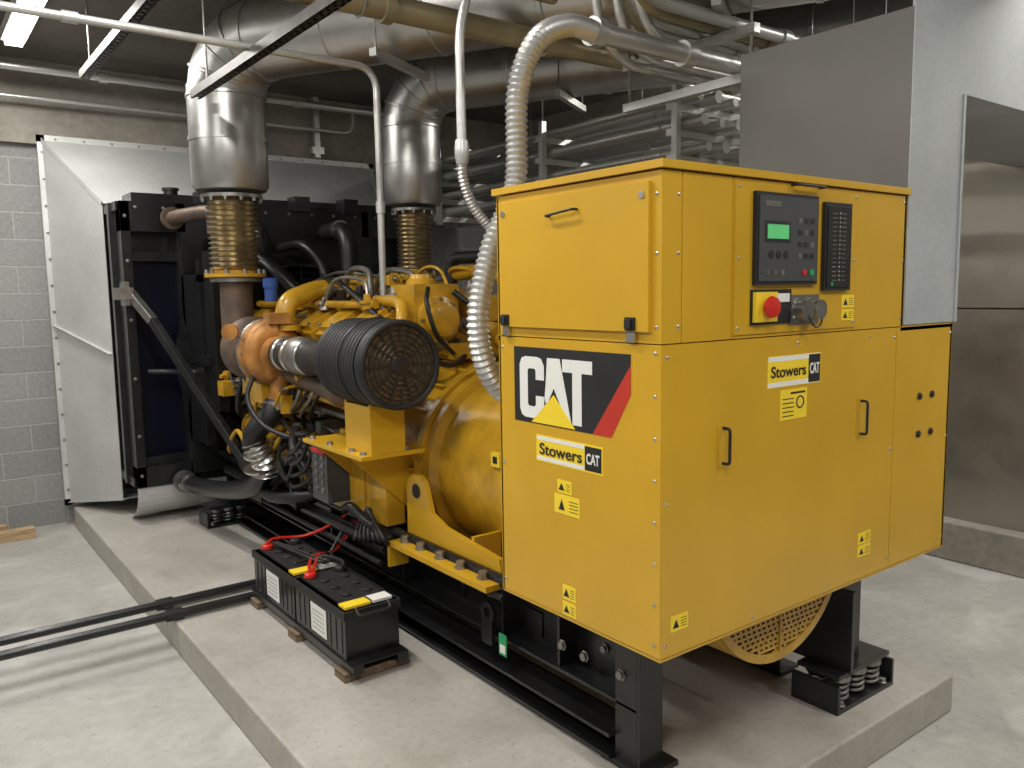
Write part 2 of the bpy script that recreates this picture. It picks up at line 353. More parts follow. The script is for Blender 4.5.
def poly(pts,m=WHT): b.prism([(-.0024,y,z) for y,z in pts],(.001,0,0),m)
poly([(.478,1.485),(.478,1.53),(.492,1.551),(.51,1.556),(.57,1.556),(.588,1.55),(.598,1.53),(.598,1.39),(.588,1.37),(.57,1.364),(.51,1.364),(.492,1.369),(.478,1.39),(.478,1.435),(.518,1.435),(.518,1.407),(.524,1.401),(.552,1.401),(.558,1.407),(.558,1.513),(.552,1.519),(.524,1.519),(.518,1.513),(.518,1.485)])
poly([(.462,1.556),(.404,1.556),(.352,1.364),(.39,1.364),(.398,1.41),(.432,1.465),(.466,1.41),(.476,1.43),(.470,1.47)])
poly([(.392,1.556),(.262,1.556),(.262,1.518),(.307,1.518),(.307,1.364),(.347,1.364),(.347,1.518),(.392,1.518)])
b.done('logo_letters',gen)
text('Stowers',(-.0018,.405,1.273),dn,up,.195,.036,BLKM,gen,'label_text_side',.012)
text('CAT',(-.0018,.26,1.273),dn,up,.055,.032,WHT,gen,'label_mark_side',.02)
text('Stowers',(.553,-.0018,1.509),(1,0,0),up,.175,.034,BLKM,gen,'label_text_front',.012)
text('CAT',(.686,-.0018,1.509),(1,0,0),up,.05,.034,WHT,gen,'label_mark_front',.02)

# base frame
b=B()
def channel(x,y0,y1,z0,z1,side,w=.11,t=.012):
    xa=x if side<0 else x-t
    b.box(xa,xa+t,y0,y1,z0,z1,BLK)
    f0,f1=(x,x+w) if side<0 else (x-w,x)
    b.box(f0,f1,y0,y1,z1-t,z1,BLK); b.box(f0,f1,y0,y1,z0,z0+t,BLK)
for x,sd in ((.38,1),(1.20,-1)):
    channel(x,.345,4.9,.37,.60,sd)
    channel(x,.45,4.7,.175,.265,sd,.14)
    for y in (.75,1.1,1.9,2.7,3.5,4.3):
        xs=(x-.10,x) if sd>0 else (x,x+.10)
        b.box(xs[0],xs[1],y,y+.012,.38,.59,BLK)
for y in (.95,1.5,2.4,3.6,4.6): b.box(.36,1.22,y,y+.1,.4,.5,BLK)
b.box(.27,.38,.335,.35,.165,.70,BLK); b.box(.27,.29,.35,.45,.165,.70,BLK); b.box(.25,.42,.3,.5,.16,.18,BLK)
b.box(.27,.38,.35,.68,.60,.70,BLK)
b.tube([(.255,1.0,.625),(.255,4.6,.625)],.028,BLK,12)
b.tube([(.2,1.9,.56),(.2,4.2,.56)],.03,BLK,12)
b.tube([(.16,1.9,.50),(.16,3.4,.50)],.014,RUB,8); b.tube([(.21,1.0,.585),(.21,3.6,.585)],.012,RUB,8)
for y in (.42,.6,.72): b.bolt((.27,y,.48),(-1,0,0),.016,.014,STL)
for y in (.6,1.3,1.5,2.6): b.bolt((.366,y,.48),(-1,0,0),.016,.014,STL)
b.lathe((.262,1.16,.47),(-1,0,0),[(0,.045),(.02,.045),(.02,.022),(0,.022)],BLK,20); b.box(.24,.26,1.125,1.195,.34,.45,BLK)
b.box(.236,.24,1.02,1.07,.33,.42,GRNL); b.box(.235,.24,1.027,1.063,.34,.375,WHT)
b.done('base_frame',gen,bevel=.003)
def isolator(x,y,s=1):
    b=B()
    b.box(x-.2*s,x+.2*s,y-.1,y+.1,.16,.178,BLK)
    for dx in (-.11*s,0,.11*s):
        for dy in (-.045,.045):
            pts=[V((x+dx+.033*math.cos(a),y+dy+.033*math.sin(a),.182+.10*a/(2*math.pi*4.5))) for a in [i*.45 for i in range(63)]]
            b.tube(pts,.0075,STL,6); b.lathe((x+dx,y+dy,.262),(0,0,1),[(0,.045),(.02,.045),(.028,.03)],STL,16)
    b.box(x-.18*s,x+.18*s,y-.09,y+.09,.288,.305,BLK)
    b.box(x-.2*s,x-.2*s+.015,y-.1,y+.1,.178,.27,BLK); b.box(x+.2*s-.015,x+.2*s,y-.1,y+.1,.178,.27,BLK)
    for dx in (-.15*s,.15*s): b.bolt((x+dx,y-.08,.178),(0,0,1),.014,.02)
    return b
bb=isolator(1.32,.24); bb.box(1.22,1.36,.2,.34,.3,.70,BLK); bb.box(1.20,1.22,.14,.4,.3,.62,BLK); bb.box(1.36,1.56,.26,.3,.60,.72,BLK); bb.lathe((1.50,.255,.65),(0,-1,0),[(0,.03),(.02,.03),(.02,.016),(.0,.016)],BLK,16); bb.box(1.3,1.56,.2,.36,.70,.752,BLK)
bb.done('spring_isolator_mount',gen,bevel=.002)
for y in (2.0,3.6): isolator(1.32,y).done('spring_isolator_mount',gen,bevel=.002)
for y in (2.9,4.3): isolator(.2,y,.8).done('spring_isolator_mount',gen,bevel=.002)

# alternator
ax,az=.79,.93
b=B()
b.lathe((ax,.72,az),(0,1,0),[(0,.37),(.04,.41),(.35,.41),(.36,.425),(.40,.425),(.41,.41),(1.00,.41),(1.02,.45),(1.08,.45),(1.08,.47),(1.12,.47),(1.14,.44),(1.36,.47),(1.36,.50),(1.42,.50),(1.42,.4)],YEL2,56)
b.boltring((ax,1.84,az),(0,-1,0),.455,28,.011,.014,STL); b.boltring((ax,2.085,az),(0,-1,0),.487,30,.010,.014,STL)
for k in range(20):
    a=2*math.pi*k/20; e=V((math.cos(a),0,math.sin(a))); c=V((ax,0,az))
    b.beam(c+e*.455+V((0,1.86,0)),c+e*.475+V((0,2.08,0)),.012,.03,YEL2,e)
b.box(.378,.40,1.24,1.30,1.03,1.09,STK); b.box(.376,.40,1.255,1.285,1.045,1.075,BLKM)
for x,s in ((.265,1),(1.315,-1)):
    pr=[(1.82,.60),(1.82,.87),(1.80,.91),(1.76,.935),(1.70,.935),(1.66,.91),(1.64,.86),(1.61,.78),(1.5,.74),(1.1,.70),(1.07,.60)]
    b.prism([(x,y,z) for y,z in pr],(.025*s,0,0),YEL)
    b.lathe((x-.002*s,1.73,.86),(-s,0,0),[(0,.034),(.002,.034)],BLKM,20)
    b.box(min(x-.10*s,x+.16*s),max(x-.10*s,x+.16*s),1.05,1.84,.60,.625,YEL)
    b.box(min(x+.02*s,x+.16*s),max(x+.02*s,x+.16*s),1.3,1.32,.62,.74,YEL)
    for y in (1.14,1.30,1.46,1.62,1.76): b.bolt((x-.05*s,y,.625),(0,0,1),.02,.03,STL)
    b.box(min(x-.10*s,x),max(x-.10*s,x),1.82,1.84,.50,.625,YEL)
b.done('alternator',gen,bevel=.003)
b=B()
cx,cz,R=.70,.89,.37
b.lathe((cx,.11,cz),(0,1,0),[(0,R*.97),(0,R),(.5,R),(.5,R*.97)],YEL2,64,cap=False)
b.lathe((cx,.13,cz),(0,1,0),[(0,.0),(0,R*.98)],BLKM,64,cap=False)
b.lathe((cx,.108,cz),(0,1,0),[(0,R*.92),(0,R),(.01,R),(.01,R*.92),(0,R*.92)],YEL2,64,cap=False)
b.box(cx-.004,cx+.004,.105,.115,cz-R*.92,cz,YEL2) 
pit=.026; j=0; z=.53
while z<.78:
    hw=math.sqrt(max(0,(R*.93)**2-(z-cz)**2))
    b.box(cx-hw,cx+hw,.110,.114,z,z+.0085,YEL2)
    x=cx-hw+(.5*pit if j%2 else 0)
    while x<cx+hw-.01:
        b.box(x,x+.011,.110,.114,z+.008,z+.019,YEL2); x+=pit
    z+=.018; j+=1
b.done('alternator_fan_guard',gen)

# ---------------------------------------------------------------- engine
cr=(ax,0,.93)
b=B()
prof=[(.52,.62),(.47,.80),(.47,1.02),(.36,1.16),(.22,1.36),(.44,1.54),(.66,1.36),(.92,1.36),(1.14,1.54),(1.36,1.36),(1.22,1.16),(1.11,1.02),(1.11,.80),(1.06,.62)]
b.prism([(x,2.14,z) for x,z in prof],(0,1.9,0),YEL2)
b.box(.55,1.03,2.2,4.0,.5,.64,BLK)
for y in [2.2+.30*i for i in range(7)]:
    b.box(.455,.475,y,y+.03,.66,1.04,YEL2)
for i in range(6):
    y=2.37+.30*i
    b.lathe((.472,y,.85),(-1,0,0),[(0,.085),(.015,.085),(.02,.075),(.022,.02)],YEL2,22); b.boltring((.458,y,.85),(-1,0,0),.07,4,.008,.01,STL,.78)
    b.box(.30,.44,y-.10,y-.07,1.08,1.30,YEL2,('Y',-32,(.36,y,1.18))); b.lathe((.34,y+.02,1.20),(-.8,0,-.45),[(0,.05),(.03,.05),(.03,.035),(.05,.035)],YEL2,16)
for s in (-1,1):
    for i in range(6):
        y=2.22+.30*i; rot=('Y',32*s,cr)
        b.box(ax-.155,ax+.155,y,y+.275,.93+.62,.93+.72,YEL2,rot)
        b.box(ax-.125,ax+.125,y+.02,y+.255,.93+.72,.93+.80,YEL2,rot)
        b.box(ax-.095,ax+.095,y+.045,y+.23,.93+.80,.93+.83,YEL2,rot)
        R3=Matrix.Rotation(math.radians(32*s),3,'Y')
        for dx in (-.14,.14):
            for dy in (.02,.14,.25):
                p=R3@V((dx,0,.72))+V((ax,y+dy,.93)); b.bolt(p,R3@V((0,0,1)),.012,.02,STL)
        for dx in (-.085,.085):
            for dy in (.06,.215):
                p=R3@V((dx,0,.83))+V((ax,y+dy,.93)); b.bolt(p,R3@V((0,0,1)),.009,.015,STL)
b.done('engine_block',gen,bevel=.006)
b=B()
b.box(.62,.96,2.35,3.75,1.42,1.70,YEL2); b.box(.66,.92,2.45,3.6,1.70,1.80,YEL2)
for y in [2.42+.18*i for i in range(8)]:
    b.box(.60,.98,y,y+.02,1.44,1.71,YEL2); b.bolt((.64,y+.09,1.70),(0,0,1),.012,.015); b.bolt((.94,y+.09,1.70),(0,0,1),.012,.015)
b.lathe((.79,2.62,1.78),(0,0,1),[(0,.11),(.05,.11),(.05,.13),(.07,.13),(.07,.06),(.11,.05)],YEL2,24); b.boltring((.79,2.62,1.85),(0,0,1),.105,8,.009,.012)
b.lathe((.74,3.15,1.78),(0,0,1),[(0,.09),(.04,.09),(.04,.11),(.06,.11),(.06,.07),(.08,.05)],YEL2,24); b.boltring((.74,3.15,1.84),(0,0,1),.09,6,.009,.012)
for s in (-1,1):
    x=ax+s*.60
    b.tube(fillet([(x+s*.02,2.98,1.58),(x,2.98,1.72),(ax+s*.35,3.05,1.80),(ax+s*.12,3.05,1.74)],.12),.055,YEL2,16)
    b.lathe((x,2.98,1.56),(0,0,1),[(0,.075),(.03,.075),(.03,.055)],YEL2,20)
    b.tube(fillet([(ax+s*.5,2.35,1.2),(ax+s*.60,2.35,1.25),(ax+s*.60,2.5,1.28),(ax+s*.62,3.3,1.36)],.1),.055,RUST,14)
    b.tube([(ax+s*.40,2.3,1.70),(ax+s*.40,3.95,1.70)],.022,YEL2,10)
    for i in range(6): b.tube(smooth([(ax+s*.40,2.4+.28*i,1.70),(ax+s*.30,2.42+.28*i,1.76),(ax+s*.2,2.42+.28*i,1.70)]),.012,BLKM,8)
b.box(.42,1.16,2.14,2.32,1.30,1.62,YEL2); b.box(.50,.76,2.10,2.34,1.58,1.80,YEL2); b.box(.84,1.10,2.12,2.34,1.6,1.74,YEL2)
b.lathe((.60,2.20,1.80),(0,0,1),[(0,.075),(.02,.075),(.03,.06),(.05,.055)],YEL2,20)
b.lathe((.63,2.10,1.62),(0,-1,0),[(0,.12),(.03,.12),(.04,.09),(.08,.085),(.09,.06)],YEL2,26); b.boltring((.63,2.07,1.62),(0,-1,0),.105,8,.009,.012)
b.lathe((.95,2.13,1.50),(0,-1,0),[(0,.10),(.05,.10),(.06,.07),(.12,.07)],YEL2,24)
b.tube(smooth([(.95,2.0,1.50),(.95,1.93,1.52),(1.0,1.9,1.7),(1.0,2.1,1.86),(1.0,2.5,1.86)]),.04,YEL2,12)
b.tube(smooth([(.45,2.12,1.35),(.40,2.02,1.4),(.36,2.0,1.55),(.42,2.1,1.7),(.45,2.4,1.72)]),.03,YEL2,12)
for k in range(5): b.bolt((.47+.06*k,2.14,1.33),(0,-1,0),.010,.014)
b.tube(fillet([(.98,2.5,1.8),(.98,2.5,1.95),(1.12,2.2,1.95),(1.25,2.0,1.80)],.08),.035,BLKM,12)
b.box(.66,.78,2.0,2.12,1.42,1.50,YEL2); b.box(.38,.50,2.02,2.14,1.45,1.58,YEL2); b.lathe((.44,2.02,1.515),(0,-1,0),[(0,.045),(.02,.045),(.025,.03),(.05,.03)],STL,16)
b.tube(smooth([(.44,1.98,1.515),(.46,1.92,1.45),(.60,1.93,1.40),(.75,2.02,1.44)]),.014,RUB,8)
b.tube(smooth([(.55,2.05,1.78),(.50,1.98,1.70),(.54,1.96,1.55),(.66,2.0,1.45)]),.012,RUB,8)
b.tube(smooth([(.72,2.08,1.76),(.80,2.0,1.66),(.86,1.98,1.5),(.80,2.02,1.38)]),.016,RUB,8)
b.tube(smooth([(.40,2.2,1.60),(.36,2.6,1.80),(.46,3.0,1.84),(.6,3.4,1.83),(.62,3.8,1.7)]),.016,RUB,8)
b.tube(smooth([(.52,2.3,1.83),(.55,2.7,1.86),(.52,3.0,1.88),(.60,3.5,1.84)]),.010,STL,8)
for k in range(6): b.box(.50+.05*k,.53+.05*k,2.35+.2*k,2.42+.2*k,1.80,1.85,YEL2)
# extra castings, plugs and lines across the top and rear
rq=random.Random(12)
for k in range(34):
    x=rq.uniform(.34,1.12); y=rq.uniform(2.2,3.7); z=1.62+.16*(1-abs(x-.74)/.45)+rq.uniform(0,.05)
    t=rq.random(); m=rq.choice((YEL2,YEL2,YEL2,STL,BLKM))
    if t<.5: b.lathe((x,y,z),(rq.uniform(-.3,.3),rq.uniform(-.3,.3),1),[(0,.035),(.03,.035),(.03,.045),(.045,.045),(.045,.022),(.075,.018)],m,12)
    else: b.box(x-.04,x+.04,y-.05,y+.05,z-.02,z+rq.uniform(.03,.08),m)
for k in range(12):
    x=rq.uniform(.36,1.1); y=rq.uniform(2.15,3.3); z=1.78+rq.uniform(0,.07)
    b.tube(smooth([(x,y,z-.1),(x+rq.uniform(-.05,.05),y+.08,z+.03),(x+rq.uniform(-.1,.1),y+.28,z+.04),(x+rq.uniform(-.1,.1),y+.42,z-.1)]),rq.uniform(.008,.02),rq.choice((YEL2,RUB,STL,RUB)),8)
for k in range(14):
    x=rq.uniform(.40,1.15); z=rq.uniform(1.36,1.74)
    m=rq.choice((YEL2,YEL2,STL,BLKM)); b.lathe((x,2.13,z),(0,-1,0),[(0,.04),(.02,.04),(.02,.028),(rq.uniform(.03,.09),.026)],m,12)
b.lathe((.18,3.18,1.72),(0,0,1),[(0,.035),(.08,.035),(.08,.042),(.13,.042),(.135,.03)],BLUE,16)
b.done('intake_manifold',gen,bevel=.004)
b=B()
b.box(.38,1.20,4.02,4.12,.62,1.66,YEL2); b.box(.50,1.08,4.12,4.17,.7,1.5,YEL2)
for (x,z,r) in ((.79,.85,.16),(.79,1.30,.14),(.45,1.12,.09),(1.12,1.12,.09)):
    b.lathe((x,4.17,z),(0,1,0),[(0,.04),(.03,.04),(.03,r),(.045,r),(.055,r*.9),(.065,r),(.08,r),(.08,.04),(.12,.04)],BLKM,28)
for a,c in (((.63,4.22,.85),(.65,4.22,1.30)),((.95,4.22,.85),(.93,4.22,1.30))): b.beam(a,c,.05,.012,RUB,(1,0,0))
b.lathe((.79,4.25,1.30),(0,1,0),[(0,.08),(.15,.08)],BLK,24)
for k in range(8):
    a=math.pi/4*k; c=V((.79,4.36,1.30)); e=V((math.cos(a),0,math.sin(a))); f=V((-math.sin(a),0,math.cos(a)))
    q=[c+e*.08-f*.05+V((0,.03,0)),c+e*.08+f*.05-V((0,.03,0)),c+e*.60+f*.12-V((0,.035,0)),c+e*.60-f*.08+V((0,.035,0))]
    b.prism(q,(0,.006,0),BLK)
b.done('engine_fan_drive',gen,bevel=.003)
for s in (-1,1):
    x=ax+s*.68; z=1.44
    b=B()
    b.torus((x,2.98,z),(0,1,0),.125,.035,ORG,34,12,-60,270,.065)
    b.lathe((x,2.84,z),(0,1,0),[(0,.085),(.02,.088),(.02,.078),(.08,.08),(.10,.13),(.18,.15),(.20,.185),(.24,.185),(.25,.15),(.28,.13),(.28,.08)],ORG,36)
    b.boltring((x,3.03,z),(0,-1,0),.168,14,.008,.02,STL); b.torus((x,3.06,z),(0,1,0),.18,.012,STL,34,8)
    b.tube(fillet([(x+.02,2.98,z-.13),(x+.02,2.98,z-.24),(x,3.02,z-.30)],.05),.055,ORG,16)
    b.lathe((x,3.12,z),(0,1,0),[(0,.08),(.06,.09),(.06,.11),(.1,.11),(.1,.08),(.16,.08)],STL,20)
    b.torus((x,3.34,z),(0,1,0),.12,.05,RUST,30,12,0,330,.08)
    b.lathe((x,3.25,z),(0,1,0),[(0,.1),(.03,.16),(.15,.16),(.2,.09),(.25,.085)],RUST,28)
    b.tube(fillet([(x,3.45,z),(x,3.56,z+.02),(x+.0,3.57,z+.2),(x,3.56,1.86)],.12,8),.095,RUST,20)
    b.lathe((x,3.56,1.84),(0,0,1),[(0,.15),(.025,.15),(.025,.1)],STL,28)
    b.box(x-.06,x+.06,3.05,3.3,1.15,1.34,YEL2)
    b.tube(smooth([(x,3.18,z-.07),(x+.02,3.2,1.2),(x-s*.2,3.2,1.0)]),.02,STL,10)
    b.tube(smooth([(x,3.18,z+.07),(x-s*.03,3.15,1.60),(x-s*.25,3.1,1.64)]),.012,STL,8)
    b.tube(smooth([(x-.1,3.02,z-.1),(x-.16,3.0,z-.25),(x-.1,2.9,z-.40),(x+.1,2.75,z-.5)]),.014,RUB,8)
    b.box(min(x,x-s*.25),max(x,x-s*.25),2.9,3.5,1.10,1.2,YEL2)
    b.box(x-.05,x+.07,2.9,3.0,1.60,1.66,ORG); b.lathe((x-.18,3.1,z+.12),(-.6,-.8,0),[(0,.03),(.05,.03),(.05,.045),(.08,.045)],ORG,14)
    b.done('turbocharger',gen,bevel=.003)
    b=B()
    R=.193; xf=x+.005 if s<0 else x; zf=1.456; y0=1.57
    prof=[(0,R-.006),(.006,R),(.045,R),(.045,R-.010),(.06,R-.010)]
    t=.06
    for k in range(12):
        prof+=[(t,R),(t+.014,R),(t+.017,R-.009),(t+.026,R-.009)]; t+=.031
    prof+=[(t,R-.004),(t+.02,R-.004),(t+.05,R-.05),(t+.06,.09),(t+.09,.085)]
    b.lathe((xf,y0,zf),(0,1,0),prof,BLKM,56,cap=False)
    b.lathe((xf,y0+.012,zf),(0,1,0),[(0,.001),(0,R-.01)],BRZ,56,cap=False)
    b.torus((xf,y0+.002,zf),(0,1,0),R-.014,.013,BLKM,56,8)
    for r in [.04+.022*i for i in range(7)]: b.torus((xf,y0,zf),(0,1,0),r,.0034,GRL,44,5)
    for k in range(20):
        a=math.pi/10*k; r0=.05 if k%2==0 else .10
        b.beam((xf+r0*math.cos(a),y0,zf+r0*math.sin(a)),(xf+(R-.018)*math.cos(a),y0,zf+(R-.018)*math.sin(a)),.005 if k%2 else .009,.006,GRL,(0,1,0))
    b.lathe((xf,y0+.004,zf),(0,-1,0),[(0,.042),(.008,.042),(.012,.03)],GRL,24)
    b.torus((xf,y0+.2,zf),(0,1,0),R+.002,.005,GRL,48,6)
    b.lathe((x,2.07,z),(0,1,0),[(0,.12),(.05,.11),(.16,.105),(.20,.09),(.46,.086)],RUB,28)
    b.lathe((x,2.50,z),(0,1,0),[(0,.086),(.04,.10),(.13,.10),(.16,.086)],STL,24)
    for yy in (2.48,2.66,2.78): b.lathe((x,yy,z),(0,1,0),[(0,.09),(.008,.096),(.025,.096),(.033,.09)],CHR,24)
    b.lathe((x,2.64,z),(0,1,0),[(0,.088),(.22,.088)],RUB,24)
    b.done('air_filter',gen,bevel=0)
    b=B()
    b.box(x-.12,x+.20 if s<0 else x+.12,1.72,2.35,1.035,1.055,YEL)
    b.box(x-.07,x+.10,1.72,1.735,1.055,1.28,YEL); b.box(x-.07,x+.10,1.95,1.97,1.055,1.28,YEL); b.box(x-.07,x-.055,1.735,1.95,1.055,1.27,YEL)
    for yy in (1.9,2.25): b.prism([(px,yy,pz) for px,pz in ([(x-.10,1.035),(x+.25,1.035),(x+.25,.70)] if s<0 else [(x+.10,1.035),(x-.25,1.035),(x-.25,.70)])],(0,.015,0),YEL)
    b.box(x+.10 if s<0 else x-.2,x+.2 if s<0 else x-.10,1.92,2.2,.66,1.035,YEL2)
    for yy in (1.76,1.87,2.1,2.3): b.bolt((x-.09,yy,1.055),(0,0,1),.014,.014); b.bolt((x+.13,yy,1.055),(0,0,1),.014,.014)
    b.done('filter_bracket',gen,bevel=.003)
# side accessories
b=B()
b.box(.08,.20,2.28,2.46,.72,.99,SLATE)
for i in range(2):
    for j in range(5): b.lathe((.08,2.33+.07*i,.78+.042*j),(-1,0,0),[(0,.013),(.006,.013),(.006,.007)],STL,10)
b.box(.072,.08,2.29,2.45,.965,.985,REDM)
b.box(.20,.42,2.12,2.5,.66,.99,YEL2)
for k in range(3): b.lathe((.25,2.62+.14*k,.66),(0,0,1),[(0,.04),(.01,.055),(.20,.055),(.21,.06),(.24,.06),(.24,.05)],YEL2,20)
b.box(.2,.47,2.54,3.02,.90,.99,YEL2)
b.tube([(.34,3.05,.88),(.34,3.95,.88)],.10,YEL2,24)
for y in (3.05,3.2,3.8,3.93): b.lathe((.34,y,.88),(0,1,0),[(0,.115),(.02,.115)],YEL2,24); b.boltring((.34,y,.88),(0,-1,0),.105,8,.007,.01)
b.lathe((.40,2.16,.76),(0,1,0),[(0,.05),(.03,.075),(.25,.075),(.27,.06),(.30,.06)],BLKM,24)
b.lathe((.30,2.20,.66),(0,1,0),[(0,.035),(.17,.035)],BLKM,16)
b.tube(fillet([(.33,2.15,1.15),(.25,2.2,1.18),(.2,2.5,1.22),(.22,2.9,1.22)],.06),.028,YEL2,12)
b.tube(fillet([(.46,2.3,1.05),(.36,2.3,1.08),(.30,2.6,1.12),(.30,3.9,1.12)],.06),.024,STL,12)
for i in range(10):
    y=2.2+.17*i; b.bolt((.30,y,1.25),(-.8,0,.3),.014,.03,STL)
b.box(.24,.40,3.35,3.6,1.02,1.14,YEL2); b.lathe((.24,3.47,1.08),(-1,0,0),[(0,.05),(.05,.05),(.05,.03),(.09,.03)],STL,18)
b.tube(smooth([(.10,2.32,.98),(.10,2.36,1.01),(.14,2.5,.9),(.2,2.55,.75)]),.01,BLKM,6)
rr=random.Random(7)
for k in range(48):
    y=rr.uniform(2.42,3.9); z=rr.uniform(.70,1.34); x=.40-.16*(z>1.1)-rr.uniform(0,.14)
    t=rr.random()
    if t<.35: b.lathe((x,y,z),(-1,rr.uniform(-.5,.2),rr.uniform(-.3,.5)),[(0,.022),(.02,.022),(.02,.030),(.035,.030),(.035,.014),(.07,.014)],rr.choice((STL,YEL2,ORG,BLKM)),10)
    elif t<.6: b.box(x-.07,x+.06,y,y+rr.uniform(.04,.12),z,z+rr.uniform(.03,.1),rr.choice((YEL2,YEL2,BLKM,STL)))
    else: b.lathe((x+.02,y,z),(0,1,0),[(0,.02),(.02,.035),(.10,.035),(.11,.045),(.13,.045),(.13,.02)],rr.choice((YEL2,RUB,ORG)),14)
for k in range(30):
    y=rr.uniform(2.4,3.5); z=rr.uniform(.72,1.3); L=rr.uniform(.2,.5); x=.19+rr.uniform(-.09,.09); m=rr.choice((RUB,RUB,YEL2,STL,RUB))
    p=[(x+.15,y,z),(x,y+.02,z+rr.uniform(-.05,.05)),(x-.02,y+L*.5,z+rr.uniform(-.15,.12)),(x,y+L,z+rr.uniform(-.2,.15)),(x+.16,y+L+.03,z+rr.uniform(-.15,.15))]
    r_=rr.uniform(.008,.022); b.tube(smooth(p),r_,m,8)
    b.lathe(V(p[1])-V((0.02,0,0)),(1,0,0),[(0,r_*1.4),(.04,r_*1.4)],STL,8)
# larger hoses under the turbo
for (p,r_) in (([(.42,2.7,.72),(.24,2.62,.70),(.10,2.75,.66),(.06,3.0,.62),(.12,3.4,.60)],.032),([(.40,3.0,1.02),(.18,2.86,1.02),(.10,2.74,.92),(.16,2.62,.78),(.30,2.55,.70)],.026),([(.36,3.2,.74),(.16,3.24,.72),(.10,3.5,.70),(.2,3.9,.72)],.035)):
    b.tube(smooth(p),r_,RUB,12); q=V(p[1]); b.lathe(q-V((.02,0,0)),(1,0,0),[(0,r_*1.2),(.03,r_*1.2)],CHR,14)
for k in range(7):
    y0=1.78+.05*k
    b.tube(smooth([(.12+.02*k,y0+.1,.72),(.13,y0+.02,.64-.01*k),(.2,y0+.1,.60),(.28,y0+.25,.66),(.33,y0+.3,.8)]),.012,RUB,8)
b.hose([(.19,1.85,.62),(.12,1.95,.70),(.14,2.15,.72),(.20,2.35,.66)],.025,RUB,.02,.15,10)
for k in range(5):
    b.tube(smooth([(.06+.03*k,2.5,1.03),(.05+.03*k,2.6,.95-.05*k),(.1,2.8,.9-.06*k),(.22,2.9,.92)]),.012,RUB,8)
for k in range(5):
    b.tube(smooth([(.2,2.5+.1*k,1.3),(.15,2.55+.1*k,1.2-.02*k),(.2,2.75+.12*k,1.08),(.3,2.8+.13*k,1.0)]),.01,STL if k%2 else RUB,8)
b.tube(smooth([(.22,1.9,1.0),(.17,2.0,1.2),(.2,2.2,1.32),(.22,2.6,1.3)]),.02,RUB,10)
b.done('engine_accessories',gen,bevel=.003)
b=B()
for s in (-1,1):
    f=lambda v:ax+s*(ax-v)
    b.tube(smooth([(f(.11),3.0,1.16),(f(.07),3.0,1.08),(f(.0),3.05,.99),(f(.0),3.08,.90)]),.062,RUB,18)
    b.lathe((f(.11),3.0,1.17),(0,0,-1),[(0,.068),(.05,.068)],CHR,20)
    b.hose([(f(.0),3.08,.94),(f(.02),3.07,.88),(f(.05),3.06,.82),(f(.06),3.08,.74)],.078,CHR,.028,.25,22)
    for zz in (.93,.86,.78): b.lathe((f(.02),3.08,zz),(0.1,.2,-1),[(0,.083),(.012,.083)],CHR,22)
    b.tube(smooth([(f(.06),3.08,.76),(f(.05),3.25,.64),(f(.03),3.6,.55),(f(.0),4.1,.48),(f(-.02),4.5,.46)]),.058,BLK,18)
    b.lathe((f(-.02),4.34,.465),(0,1,0),[(0,.066),(.06,.066)],CHR,20)
    b.lathe((f(-.02),4.44,.46),(0,1,0),[(0,.075),(.06,.075)],STL,20)
b.tube(smooth([(.28,4.4,2.12),(.34,4.15,2.08),(.45,3.9,1.95),(.60,3.72,1.74)]),.05,BLK,16)
b.tube(fillet([(.46,4.4,2.2),(.46,4.05,2.2),(.46,4.05,1.95),(.55,4.02,1.7)],.12,8),.055,RUB,16)
b.lathe((.46,4.2,2.2),(0,1,0),[(0,.062),(.03,.062)],CHR,18)
b.tube(fillet([(1.1,4.4,2.22),(1.1,4.05,2.22),(1.1,4.02,1.9),(1.0,4.0,1.6)],.14,8),.065,RUB,16)
b.lathe((1.1,4.15,2.22),(0,1,0),[(0,.073),(.03,.073)],CHR,18)
b.tube(smooth([(.85,3.9,1.75),(.85,3.95,1.95),(.78,4.1,2.1),(.75,4.45,2.1)]),.035,RUB,12)
b.tube(fillet([(-.02,4.5,2.28),(-.02,4.2,2.28),(.12,3.95,2.3),(.12,3.95,2.15)],.08,6),.045,RUST,14)
b.lathe((-.02,4.36,2.28),(0,1,0),[(0,.075),(.03,.075)],RUST,18)
b.tube(fillet([(-.20,4.5,1.25),(-.1,4.4,1.25),(.3,4.3,1.22)],.05),.018,RUB,8)
b.done('engine_piping',gen)
# radiator
b=B()
x0,x1,y0,y1,z0,z1=-.31,1.89,4.55,4.97,.44,2.40
b.box(x0,x1,y0+.12,y1,z0,z1,BLK)
for xx in (x0,x0+.36,x1-.42,x1-.06): b.box(xx,xx+.06,y0,y0+.13,z0,z1,BLK)
b.box(x0,x1,y0,y0+.13,z1-.20,z1,BLK); b.box(x0,x1,y0,y0+.13,z0,z0+.14,BLK)
b.box(x0+.06,x0+.36,y0+.10,y0+.125,.62,2.0,BLU); b.box(x1-.36,x1-.06,y0+.10,y0+.125,.62,2.0,BLU)
b.box(x0+.06,x0+.36,y0+.03,y0+.12,2.0,2.06,BLK); b.box(x0+.06,x0+.36,y0+.03,y0+.12,.58,.64,BLK)
for z in (.52,.8,1.2,1.6,2.0,2.3): b.bolt((x0+.03,y0,z),(0,-1,0),.010,.01,STL); b.bolt((x0,y0+.3,z),(-1,0,0),.010,.01,STL)
for i in range(12): b.bolt((x0+.1+i*.18,y0,z1-.04),(0,-1,0),.009,.01,STL)
b.box(x0-.015,x0,y0+.05,y1,z0,z0+.06,BLK); b.box(x0-.015,x0,y0+.05,y1,z1-.06,z1,BLK); b.box(x0-.03,x0,y0+.2,y0+.26,z0,z1,BLK)
